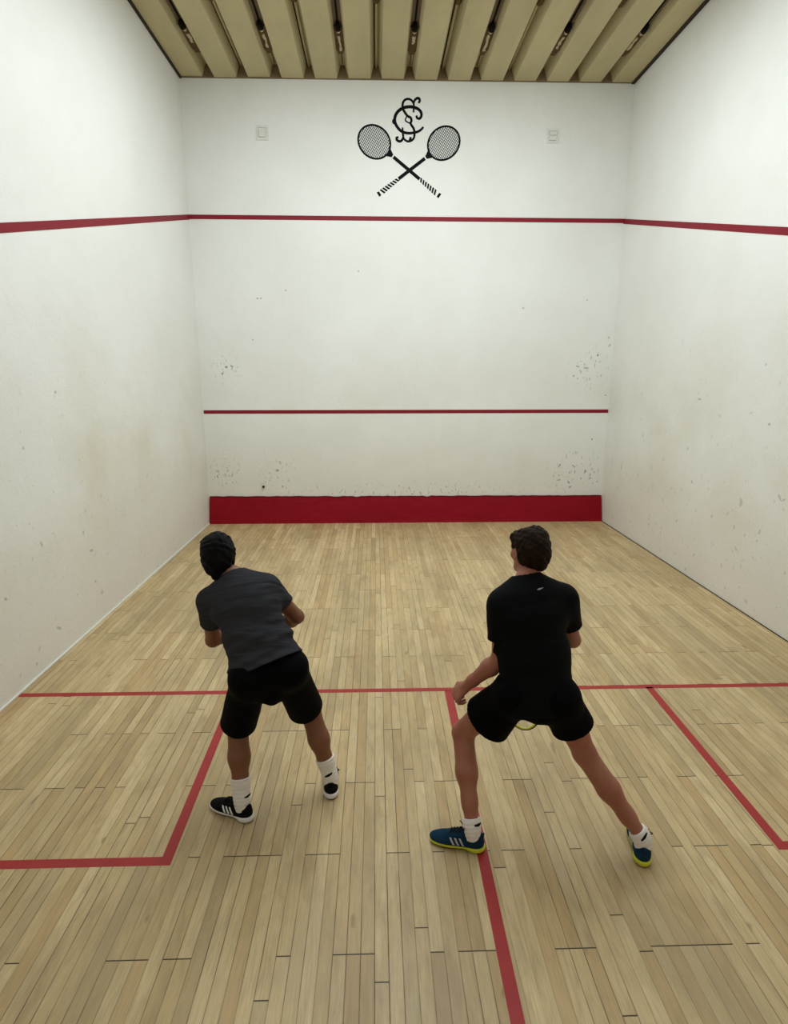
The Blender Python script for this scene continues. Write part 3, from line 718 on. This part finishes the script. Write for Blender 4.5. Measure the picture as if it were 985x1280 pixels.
def shoe(person, heel, yaw, sdict, size=1.0, pitch=0.0, roll=0.0, inner=None):
    """shoe with its heel end at 'heel' on the floor, pointing along yaw"""
    c, s_ = math.cos(yaw), math.sin(yaw); cp, sp = math.cos(pitch), math.sin(pitch); cr, sr = math.cos(roll), math.sin(roll)
    fx = V3(c*cp, s_*cp, -sp); ly = V3(-s_, c, 0); uz = np.cross(fx, ly)
    ly, uz = ly*cr+uz*sr, uz*cr-ly*sr
    H0 = np.asarray(heel, float)
    T = lambda x, y, z: H0+(fx*x+ly*y+uz*z)*size
    R = np.stack([fx, ly, uz])
    ctr = T(.14, 0, .05); g = Grid(ctr-.20*size, ctr+.20*size, .0032)
    E = lambda x, y, z, a, b, d_: f_ell(T(x, y, z), np.array((a, b, d_))*size, R)
    C = lambda p, q, ra, rb, n=None, k=1: f_cone(T(*p), T(*q), ra*size, rb*size, n, k)
    # upper
    g.add(E(.046, 0, .045, .047, .0385, .050), 0); g.add(E(.085, 0, .045, .07, .037, .046), .02)
    g.add(E(.16, .002, .030, .075, .043, .042), .03); g.add(E(.215, .004, .022, .070, .046, .032), .03)
    g.add(C((.10, 0, .078), (.165, .002, .052), .026, .026, ly, 1.15), .02)
    g.add(C((.030, 0, .075), (.018, 0, .090), .016, .010, ly, 1.5), .015)
    g.add(C((.105, 0, .085), (.085, 0, .112), .012, .008, ly, 2.0), .012)
    # the collar opening
    g.sub(C((.058, 0, .075), (.052, 0, .17), .026, .040, fx, 1.2), .008)
    g.cut(T(0, 0, .024), -uz)
    up = g.obj('shoe', sdict['upper'], person)
    # sole: thick heel, toe spring
    h = Grid(ctr-.20*size, ctr+.20*size, .0032)
    h.add(E(.046, 0, .020,   .054, .0435, .036), 0); h.add(E(.12, .0, .018, .07, .034, .026), .02)
    h.add(E(.19, .003, .018, .078, .047, .026), .02); h.add(E(.235, .004, .020, .053, .043, .022), .02)
    h.cut(T(0, 0, .005), -uz, k=.003); zt_ = sdict.get('solez', .031); h.cut(T(0, 0, zt_), uz, k=.002); h.cut(T(.04, 0, zt_+.003), unit(uz*1.0+fx*.06), k=.002)
    h.cut(T(.20, 0, .004), unit(-uz+fx*.16), k=.004)
    so = h.obj('sole', sdict['sole'], up)
    o_ = Grid(ctr-.20*size, ctr+.20*size, .0032)
    o_.add(E(.046, 0, .008, .050, .038, .020), 0); o_.add(E(.12, .0, .008, .07, .031, .018), .02); o_.add(E(.20, .003, .008, .078, .045, .02), .02)
    o_.cut(T(0, 0, .0008), -uz, k=.001); o_.cut(T(0, 0, .0085), uz, k=.001); o_.cut(T(.20, 0, .0005), unit(-uz+fx*.16), k=.002)
    o_.obj('outsole', M['outsole'], up, 0)
    # three slanting stripes on each side, wrapped on the upper
    def wrap(p, q, w_, side, nm, mt, n=9, off=.0016):
        V = []; F = []
        for i in range(n):
            t = i/(n-1); a = np.array(p)+(np.array(q)-np.array(p))*t
            for du in (-w_/2, 0, w_/2):
                x, z = a[0]+du, a[1]
                ys = np.linspace(.075, 0, 60)*side; pts = np.array([T(x, y, z) for y in ys]); vals = g.sample(pts)
                k = int(np.argmax(vals < 0)) if (vals < 0).any() else 45
                y = ys[max(k-1, 0)]; V.append(T(x, y+side*off, z)); V.append(T(x, y-side*.002, z))
        for i in range(n-1):
            b = 6*i
            F += [(b, b+2, b+8, b+6), (b+2, b+4, b+10, b+8), (b, b+6, b+7, b+1), (b+4, b+5, b+11, b+10)]
        F += [(0, 1, 3, 2), (2, 3, 5, 4), (6*n-6, 6*n-4, 6*n-3, 6*n-5), (6*n-4, 6*n-2, 6*n-1, 6*n-3)]
        link(nm, mesh(nm, V, F, True), mt, up)
    for side in (-1, 1):
        for k in range(3):
            x = .098+.024*k; L_ = .050-.004*k
            wrap((x, .033), (x+.020, .033+L_*.72), .0105, side, 'stripe', sdict['stripe'])
    # laces: four crossings, a bow and two free ends
    def surf(x, y, off=.003):
        zs = np.linspace(.15, .02, 90); pts = np.array([T(x, y, z) for z in zs]); vals = g.sample(pts)
        k = int(np.argmax(vals < 0)) if (vals < 0).any() else 50
        return T(x, y, zs[max(k-1, 0)]+off)
    parts = []
    for k in range(5):
        x = .108+.016*k; parts.append(tube_vf([Vector(surf(x, y)) for y in (-.022, -.012, 0, .012, .022)], .0026*size, 6))
        if k < 4: parts.append(tube_vf([Vector(surf(x+.016*(y+.022)/.044, y, .0035)) for y in (-.022, -.008, .008, .022)], .0024*size, 6))
    b = surf(.100, 0, .005); z = uz
    for sd in (-1, 1):
        lp = [b, b+ly*sd*.020*size+z*.012, b+ly*sd*.042*size+z*.012-fx*.004, b+ly*sd*.050*size+z*.002, b+ly*sd*.036*size-z*.006+fx*.006, b+ly*sd*.014*size, b]
        parts.append(tube_vf(smooth_pts(lp, 4), .0025*size, 6))
        parts.append(tube_vf(smooth_pts([b, b+fx*.02+ly*sd*.018+z*.004, b+fx*.035+ly*sd*.040-z*.004], 4), .0022*size, 6))
    link('laces', mesh('laces', *join(parts), True), M['lace'], up)
    # heel tab
    ht = Grid(T(.01, 0, .08)-.05, T(.01, 0, .08)+.05, .0028)
    ht.add(C((.010, 0, .066), (.004, 0, .098), .006, .005, ly, 2.0), 0); ht.obj('heel_tab', sdict['upper'], up)
    return up

def figure(J, S):
    """J: joints, S: sizes and materials.  Returns the person (body mesh) with clothing children"""
    sL, sR, hL, hR = J['shL'], J['shR'], J['hipL'], J['hipR']
    pel = (hL+hR)/2+V3(0, 0, .03); nk = J['neck']; lat_s = unit(sR-sL); lat_h = unit(hR-hL)
    ax = unit(nk-pel); T_ = np.linalg.norm(nk-pel)
    fwd = unit(np.cross(ax, lat_s)); fwd = fwd if fwd[1] > 0 else -fwd
    fwh = unit(np.cross(ax, lat_h)); fwh = fwh if fwh[1] > 0 else -fwh
    allp = np.array([v for v in J.values() if getattr(v, 'shape', None) == (3,)])
    allp = allp[allp[:, 2] > -5]; allp = np.array([J[k] for k in J if k[:2] in ('he', 'an', 'kn', 'hi', 'ne', 'sh', 'el', 'wr') and k != 'head_up'])
    lo = allp.min(0)-.17; hi = allp.max(0)+.17; lo[2] = -.01
    Hc = J['head']; hu = unit(Hc-J['neck']*1.0) if 'head_up' not in J else unit(J['head_up']); hf = unit(J['face']-hu*(J['face']@hu)); hl = np.cross(hu, hf)   # hl = the figure's left
    RH = np.stack([hf, hl, hu]); HS = S.get('head', 1.0)
    # ------------- body
    g = Grid(lo, hi, .005)
    w = S['w']
    ch = pel+ax*T_*.66+fwd*.005; wa = pel+ax*T_*.30
    g.add(f_cone(pel, pel+ax*.03, .094*w, .092*w, lat_h, 1.42), .02)
    g.add(f_cone(pel+ax*.02, wa, .098*w, .088*w, unit(lat_h+lat_s), 1.5), .05)
    g.add(f_cone(wa, ch, .088*w, .104*w, lat_s, 1.46), .05)
    g.add(f_cone(ch, pel+ax*T_*.82, .104*w, .085*w, lat_s, 1.55), .05)
    um = pel+ax*T_*.90
    for s_, sh in ((-1, sL), (1, sR)):
        g.add(f_cone(nk-ax*.015, sh, .050*w, .050*w), .04)
        g.add(f_cone(um-ax*.04, sh-ax*.02, .060*w, .055*w), .05)
        g.add(f_ell(hL-fwh*.030-ax*.02 if s_ < 0 else hR-fwh*.030-ax*.02, (.078*w, .078*w, .085*w)), .05)
    g.add(f_cone(nk-ax*.04, Hc-hu*.045*HS-hf*.014, .058*w, .052*w), .03)
    for s_ in ('L', 'R'):
        sh, el, wr = J['sh'+s_], J['el'+s_], J['wr'+s_]; k = S['arm']
        g.add(f_cone(sh, sh+(el-sh)*.45, .050*k, .047*k), .03); g.add(f_cone(sh+(el-sh)*.4, el, .047*k, .037*k), .02)
        d = wr-el
        g.add(f_cone(el, el+d*.28, .038*k, .043*k), .02); g.add(f_cone(el+d*.28, el+d*.8, .043*k, .029*k), .02)
        g.add(f_cone(el+d*.8, wr+unit(d)*.01, .029*k, .026*k, np.cross(d, V3(.3, .2, .9)), 1.15), .02)
        hp, kn, an = J['hip'+s_], J['kn'+s_], J['an'+s_]; k = S['leg']
        g.add(f_cone(hp-ax*.02, hp+(kn-hp)*.5, .088*k, .070*k), .04); g.add(f_cone(hp+(kn-hp)*.5, kn, .070*k, .054*k), .03)
        d = an-kn; sd = J.get('calf'+s_, -fwh)
        g.add(f_cone(kn, kn+d*.45, .054*k, .047*k), .03)
        cf = S.get('calf', 1)
        g.add(f_cone(kn+d*.14+sd*.012, kn+d*.40+sd*.018, .042*k*cf, .051*k*cf), .03)
        g.add(f_cone(kn+d*.40+sd*.014, kn+d*.74+sd*.006, .050*k*cf, .038*k*cf), .03)
        g.add(f_cone(kn+d*.7, an, .036*k, .034*k), .03)
        g.add(f_cone(kn-sd*.02, kn-sd*.022+d*.08, .038*k, .034*k), .03)
        ft = J['ft'+s_]
        g.add(f_cone(an-V3(0, 0, .035), an+ft*.10-V3(0, 0, .06), .030, .022), .02)
        hand(g, wr, J['hd'+s_], J['pn'+s_], J['th'+s_], J.get('cu'+s_, (.9, .9, .7)), S.get('hand', 1))
    # head: skull, jaw, cheeks, brow, nose, lips, sockets, ears
    P = lambda f, l, u: Hc+(hf*f+hl*l+hu*u)*HS
    e = lambda f, l, u, r: f_ell(P(f, l, u), np.array(r)*HS, RH)
    g.add(e(-.012, 0, .022, (.098, .074, .088)), .02); g.add(e(.022, 0, -.010, (.066, .062, .085)), .03)
    g.add(f_cone(P(-.01, 0, -.05), P(.060, 0, -.088), .045*HS, .026*HS, hl, 1.2), .03)
    for s_ in (-1, 1):
        g.add(f_cone(P(.0, s_*.052, -.035), P(.055, s_*.020, -.085), .020*HS, .018*HS), .02)
        g.add(e(.062, s_*.036, -.022, (.022, .022, .018)), .02)
        g.add(f_cone(P(.084, s_*.010, .020), P(.074, s_*.045, .020), .010*HS, .009*HS), .014)
        g.sub(e(.092, s_*.032, .002, (.018, .017, .012)), .012)
        g.add(e(.0740, s_*.031, .0085, (.013, .015, .0055)), .004); g.add(e(.0735, s_*.031, -.0060, (.012, .014, .0040)), .004)
        g.add(e(.012-.004, s_*.076, -.008, (.020, .009, .031)), .008); g.sub(e(.012, s_*.086, -.006, (.011, .006, .018)), .005)
    g.add(f_cone(P(.086, 0, .008), P(.108, 0, -.028), .009*HS, .013*HS), .012)
    for s_ in (-1, 1): g.add(e(.096, s_*.011, -.032, (.010, .008, .007)), .008)
    g.add(e(.084, 0, -.052, (.012, .024, .006)), .006); g.add(e(.082, 0, -.061, (.012, .021, .006)), .005)
    org = V3((J['anL']+J['anR'])[0]/2, (J['anL']+J['anR'])[1]/2, 0)
    body = g.obj('person', S['skin'])
    for s_ in (-1, 1):
        for nm, mt, f_, r in (('eye', M['eye'], .0715, .0125), ('iris', M['iris'], .0800, .0062)):
            bm = bmesh.new(); bmesh.ops.create_uvsphere(bm, u_segments=20, v_segments=14, radius=r*HS)
            me = bpy.data.meshes.new(nm); bm.to_mesh(me); bm.free(); me.polygons.foreach_set('use_smooth', [True]*len(me.polygons))
            o = link(nm, me, mt, body); o.location = Vector(P(f_, s_*.031, .001))
    for s_ in (-1, 1):
        V, F = tube_vf([Vector(P(f_, s_*l_, u_)) for f_, l_, u_ in ((.0905, .012, .0225), (.0915, .024, .0270), (.0860, .036, .0270), (.0760, .048, .0220))], [.0026, .0036, .0034, .0018], 8)
        link('eyebrow', mesh('eyebrow', V, F, True), S['hairmat'], body)
    # ------------- hair
    hg = Grid(Hc-.17, Hc+.17, .0035); hs = S['hair']
    hg.add(f_ell(P(-.016, 0, .026), np.array((.104, .083, .096))*HS*hs, RH), 0)
    hg.add(f_ell(P(-.040, 0, -.012), np.array((.078, .076, .080))*HS*hs, RH), .03)
    if S.get('quiff'): hg.add(f_ell(P(.046, .006, .074), np.array((.048, .060, .030))*HS, RH), .03); hg.add(f_ell(P(-.02, -.02, .090), np.array((.06, .055, .03))*HS, RH), .03)
    else: hg.add(f_ell(P(.048, 0, .072), np.array((.048, .060, .028))*HS, RH), .06)
    if S.get('hairlow'): hg.add(f_cone(P(-.055, 0, -.02), P(-.058, 0, -.10), .066*HS, .046*HS, hl, 1.2), .03)
    r = np.random.RandomState(S['seed'])
    ks = [(r.uniform(-1, 1, 3)*(45+22*i), r.rand()*6, .0019/(1+.12*i)) for i in range(9)]
    hg.disp(lambda X, Y, Z: sum(np.sin(X*k[0]+Y*k[1]+Z*k[2]+p)*a for k, p, a in ks))
    # hairline: clear of the face, the neck and round the ears
    hg.cut(P(.070, 0, .052), unit(hf*.9-hu*.62), k=.01)
    dd = S.get('nape', -.060)
    hg.cut(P(-.05, 0, dd), unit(-hu*.9+hf*.42), k=.012)
    for s_ in (-1, 1): hg.sub(e(.022, s_*.082, -.016, (.030, .026, .034)), .008)
    hair = hg.obj('hair', S['hairmat'], body)
    # ------------- t-shirt
    del g; g = Grid([lo[0]+.05, lo[1]+.05, pel[2]-.2], [hi[0]-.05, hi[1]-.05, nk[2]+.14], .005); t = S['shirt']; c_ = S['chest']
    pb = pel+ax*S.get('hem_ax', -.03)
    g.add(f_cone(pb, wa, S['hemr']*w, (.104+t)*w, unit(lat_h+lat_s), S.get('waist_s', 1.42)), .02)
    g.add(f_cone(wa, ch, (.104+t)*w, (.108+t)*w, lat_s, c_), .05); g.add(f_cone(ch, pel+ax*T_*.82, (.108+t)*w, (.092+t)*w, lat_s, 1.5), .05)
    torso_A = g.A.copy()
    for s_, sh, el, hp in ((-1, sL, J['elL'], hL), (1, sR, J['elR'], hR)):
        g.add(f_cone(nk-ax*.012, sh, .050*w+t, .052*w+t), .04); g.add(f_cone(um-ax*.04, sh-ax*.02, .062*w+t, .058*w+t), .05)
        d = el-sh; g.add(f_cone(sh, sh+d*S['sleeve'], .052*w+t, S['cuff']), .03)
        g.add(f_cone(um-ax*.10, sh+d*.25-ax*.02, .060*w, .050*w), .05)
    g.disp(lambda X, Y, Z: wrinkle((X, Y, Z), ax+lat_s*.12, lat_s, S['fold'], S['ffreq'], S['seed']) *
           np.clip(1.15-((X-pel[0])*ax[0]+(Y-pel[1])*ax[1]+(Z-pel[2])*ax[2])/(T_*.85), .12, 1))
    g.A = np.maximum(g.A, -(g.A+np.float32(.010)))            # a shell of cloth
    hem = pel+ax*S['hem']; g.cut(hem, -unit(ax+lat_h*S.get('hem_tilt', 0)), None, None)
    for sh, el in ((sL, J['elL']), (sR, J['elR'])):
        d = el-sh; p = sh+d*S['sleeve']; g.cut(p, unit(d), p-.125, p+.125) if False else None
        # cuff: remove everything near the elbow beyond the cuff plane
        f0, l0, h0 = f_cone(p+unit(d)*.005, p+unit(d)*.12, .11, .11)
        pd = unit(d)
        def fc(X_, Y_, Z_, f0=f0, p=p, pd=pd): return np.maximum(f0(X_, Y_, Z_), -((X_-p[0])*pd[0]+(Y_-p[1])*pd[1]+(Z_-p[2])*pd[2]))
        sl, X_ = g.region(l0, h0, .02)
        q_ = np.maximum(fc(*X_).astype(np.float32), .012-torso_A[sl]); g.A[sl] = np.maximum(g.A[sl], -q_)
    g.sub(f_cone(nk+hf*.010+ax*.016, nk+ax*.12+hf*.03, .066*w, .085*w), .004)
    shirt = g.obj('t_shirt', S['shirtmat'], body)
    if S.get('logo'):
        du_, dv_ = lat_s, ax; o3 = nk-ax*.045+lat_s*.028-fwd*.2; V = []; F = []
        sw = [(-.017, -.004), (-.006, -.006), (.006, -.002), (.020, .003), (.004, .003), (-.008, .001)]
        for u, v in sw:
            o4 = o3+du_*u+dv_*v; rr = np.linspace(0, .25, 260); vals = g.sample(np.array([o4+fwd*x for x in rr])); kk = int(np.argmax(vals < 0))
            V.append(o4+fwd*(rr[kk]-.003)); V.append(o4+fwd*(rr[kk]+.002))
        F = [tuple(range(0, 12, 2)), tuple(range(11, 0, -2))]+[(2*i, 2*((i+1) % 6), 2*((i+1) % 6)+1, 2*i+1) for i in range(6)]
        link('logo', mesh('logo', V, F), M['greymark'], shirt)
    # ------------- shorts
    del torso_A, g; g = Grid([lo[0]+.02, lo[1]+.02, .25], [hi[0]-.02, hi[1]-.02, pel[2]+.2], .005); q = S['short']
    g.add(f_cone(pel-ax*.02, pel+ax*.05, .112*w, .105*w, lat_h, 1.45), .02)
    for s_ in ('L', 'R'):
        hp, kn = J['hip'+s_], J['kn'+s_]; d = kn-hp; L_ = q['len'+s_]
        g.add(f_ell(hp-fwh*.034-ax*.03, (.092*w, .092*w, .095*w)), .06)
        off = q.get('off'+s_, V3(0, 0, 0)); g.add(f_cone(hp-ax*.02, hp+d*(L_+.10)+off, .095*w, q['flare'+s_]), .05)
    g.add(f_ell((hL+hR)/2-V3(-q['cx'], 0, q['crotch']), (q['cw'], .085, .06)), .07)
    g.disp(lambda X, Y, Z: wrinkle((X, Y, Z), V3(.9, .2, .1), V3(0, 0, 1), .0022, 30, S['seed']+3))
    g.A = np.maximum(g.A, -(g.A+np.float32(.010)))
    for s_ in ('L', 'R'):
        hp, kn = J['hip'+s_], J['kn'+s_]; d = kn-hp; L_ = q['len'+s_]; p = hp+d*L_; n = unit(unit(d)+q.get('tilt'+s_, V3(0, 0, 0)))
        f0, l0, h0 = f_cone(p+unit(d)*.02, p+unit(d)*.22, .20, .20)
        def fc(X_, Y_, Z_, f0=f0, p=p, n=n): return np.maximum(f0(X_, Y_, Z_), -((X_-p[0])*n[0]+(Y_-p[1])*n[1]+(Z_-p[2])*n[2]))
        g.sub((fc, l0, h0), .002)
    g.cut(pel+ax*.055, ax)
    g.obj('shorts', M['black_short'], body)
    # ------------- socks and shoes
    for s_ in ('L', 'R'):
        kn, an, ft = J['kn'+s_], J['an'+s_], J['ft'+s_]; d = kn-an; L_ = np.linalg.norm(d); du = d/L_
        c = Grid(an-.24, an+.30, .0036); hgt = S['sock']
        c.add(f_cone(an-V3(0, 0, .03)-ft*.008, an+du*.03, .037, .038), .02)
        c.add(f_cone(an+du*.02, an+du*(hgt+.04), .0385*S['leg'], S['sockr']), .02)
        c.add(f_cone(an-V3(0, 0, .04), an+ft*.08-V3(0, 0, .062), .034, .026), .02)
        d_ = an-kn; sd = J.get('calf'+s_, -fwh); k = S['leg']; cf = S.get('calf', 1); e_ = .0045
        c.add(f_cone(kn+d_*.40+sd*.014, kn+d_*.74+sd*.006, .050*k*cf+e_, .038*k*cf+e_), .02); c.add(f_cone(kn+d_*.45, an, .047*k+e_, .034*k+e_), .02)
        c.disp(lambda X, Y, Z: .0009*np.sin(((X-an[0])*du[0]+(Y-an[1])*du[1]+(Z-an[2])*du[2])*300))
        c.cut(an+du*hgt, du, k=.004)
        sk = c.obj('sock', M['sock'], body)
        # small dark print on the sock, laid on its surface
        bk = -ft; lt = unit(np.cross(du, bk)); z_ = S['print_z']; base = an+du*z_
        V = []; F = []; n_ = 9
        for i in range(n_):
            t_ = i/(n_-1)-.5; a_ = t_*1.0+S.get('print_a', {}).get(s_, 0); hgt_ = .006*(1-abs(t_)*1.2)+.0012
            for kx in (-1, 1):
                dr = unit(bk*math.cos(a_)+lt*math.sin(a_)); o3 = base+du*(kx*hgt_+.010*t_)
                rr = np.linspace(.075, .02, 80); vals = c.sample(np.array([o3+dr*x for x in rr])); kk = int(np.argmax(vals < 0)) if (vals < 0).any() else 60
                V.append(o3+dr*(rr[max(kk-1, 0)]+.0012)); V.append(o3+dr*(rr[max(kk-1, 0)]-.003))
        for i in range(n_-1): b = 4*i; F += [(b, b+2, b+6, b+4), (b, b+4, b+5, b+1), (b+2, b+3, b+7, b+6)]
        F += [(0, 1, 3, 2), (4*n_-4, 4*n_-2, 4*n_-1, 4*n_-3)]
        link('sock_print', mesh('sock_print', V, F), M['black'], sk)
        shoe(body, J['heel'+s_], J['yaw'+s_], S['shoe'], S['shoesize'], J.get('pitch'+s_, 0), J.get('roll'+s_, 0))
    return body, dict(pel=pel, ax=ax, lat=lat_s, fwd=fwd, nk=nk, T=T_, shirt=shirt)

def ank(heel, yaw, z=.10, back=.062): return V3(heel[0]+back*math.cos(yaw), heel[1]+back*math.sin(yaw), z)
def fdir(yaw): return V3(math.cos(yaw), math.sin(yaw), 0)
# ---- player in the charcoal t-shirt
hL, yL = V3(-1.190, -6.840, 0), math.radians(150); hR, yR = V3(-.772, -6.68, 0), math.radians(94)
J1 = dict(heelL=hL, yawL=yL, heelR=hR, yawR=yR, ftL=fdir(yL), ftR=fdir(yR), anL=ank(hL, yL), anR=ank(hR, yR),
    knL=V3(-1.275, -6.67, .47), knR=V3(-.885, -6.57, .49), hipL=V3(-1.165, -6.83, .86), hipR=V3(-.975, -6.79, .89),
    neck=V3(-1.262, -6.60, 1.315), head=V3(-1.358, -6.52, 1.405), shL=V3(-1.402, -6.585, 1.175), shR=V3(-1.095, -6.61, 1.258),
    elL=V3(-1.43, -6.49, .90), wrL=V3(-1.24, -6.30, .92), elR=V3(-.945, -6.55, 1.06), wrR=V3(-1.085, -6.38, .935),
    hdL=V3(.9, .2, .1), pnL=V3(0, -.3, -1), thL=V3(0, 1, .1), hdR=V3(-.9, .35, -.25), pnR=V3(.2, .2, -1), thR=V3(0, 1, .2),
    cuL=(1.2, 1.3, .8), cuR=(1.2, 1.3, .8), face=V3(-.15, .95, -.25), head_up=V3(-.22, .22, .9))
S1 = dict(w=1.0, arm=1.0, leg=1.0, skin=M['skin1'], hair=1.06, hairmat=M['hair1'], seed=4, shirt=.008, hemr=.144, calf=1.08, chest=1.40, sleeve=.58, cuff=.060, fold=.009, ffreq=62,
    hem=-.005, hem_tilt=0, waist_s=1.42, shirtmat=M['grey_tee'], short=dict(lenL=.93, lenR=.89, flareL=.100, flareR=.102, offR=V3(-.018, 0, 0), crotch=.125, cx=.022, cw=.045), sock=.128, sockr=.050, print_z=.045,
    shoe=dict(upper=M['blk_shoe'], sole=M['white_sole'], stripe=M['stripe_w'], solez=.037), shoesize=1.0, nape=-.115, hairlow=1)
p1, i1 = figure(J1, S1)
meta(p1, 'player with black hair in charcoal t-shirt, black shorts and tall white socks', 'person')
racket(J1['wrR']+V3(-.055, .045, -.075), V3(-.12, .85, -.42), V3(.9, .2, .1), M['frame_w'], 'white framed racket held in front of the player in charcoal t-shirt')
# ---- player in the black t-shirt
hL, yL = V3(.030, -7.085, 0), math.radians(160); hR, yR = V3(.795, -7.215, 0), math.radians(76)
J2 = dict(heelL=hL, yawL=yL, heelR=hR, yawR=yR, ftL=fdir(yL), ftR=fdir(yR), anL=ank(hL, yL, .11), anR=ank(hR, yR, .11),
    knL=V3(-.055, -6.85, .525), knR=V3(.530, -7.03, .51), hipL=V3(.165, -7.0, .86), hipR=V3(.375, -7.05, .85),
    neck=V3(.238, -6.87, 1.375), head=V3(.258, -6.80, 1.495), shL=V3(.118, -6.90, 1.262), shR=V3(.420, -6.87, 1.275),
    elL=V3(.098, -6.95, .985), wrL=V3(-.045, -6.87, .805), elR=V3(.500, -6.83, 1.03), wrR=V3(.40, -6.60, .97),
    hdL=V3(-.55, .15, -.6), pnL=V3(.6, .3, -.4), thL=V3(.1, 1, .3), hdR=V3(-.7, .6, -.4), pnR=V3(0, .2, -1), thR=V3(-.3, .8, .3),
    cuL=(.9, 1.1, .8), cuR=(1.2, 1.3, .8), face=V3(-.45, .88, -.15), head_up=V3(.02, .12, .98))
S2 = dict(w=1.0, arm=1.0, leg=1.0, skin=M['skin2'], hair=1.04, hairmat=M['hair2'], quiff=True, seed=9, logo=1, shirt=.012, hemr=.130, chest=1.42, sleeve=.66, cuff=.066, fold=.004, ffreq=30,
    hem=-.13, waist_s=1.42, hem_ax=-.14, shirtmat=M['black_tee'], short=dict(lenL=.62, lenR=.53, flareL=.136, flareR=.108, crotch=.098, cx=0.0, cw=.05, offL=V3(.040, 0, -.012)), sock=.055, sockr=.039, print_z=.035,
    print_a={'R': .5, 'L': -.6}, shoe=dict(upper=M['blue_shoe'], sole=M['yellow_sole'], stripe=M['stripe_g']), shoesize=1.0, nape=-.082)
p2, i2 = figure(J2, S2)
meta(p2, 'player with brown hair in black t-shirt, black shorts and short white socks', 'person')
racket(J2['wrR']+V3(-.062, .062, -.015), V3(.05, .14, -.97), V3(.3, .9, .1), M['frame_y'], 'yellow framed racket held low in front of the player in black t-shirt')
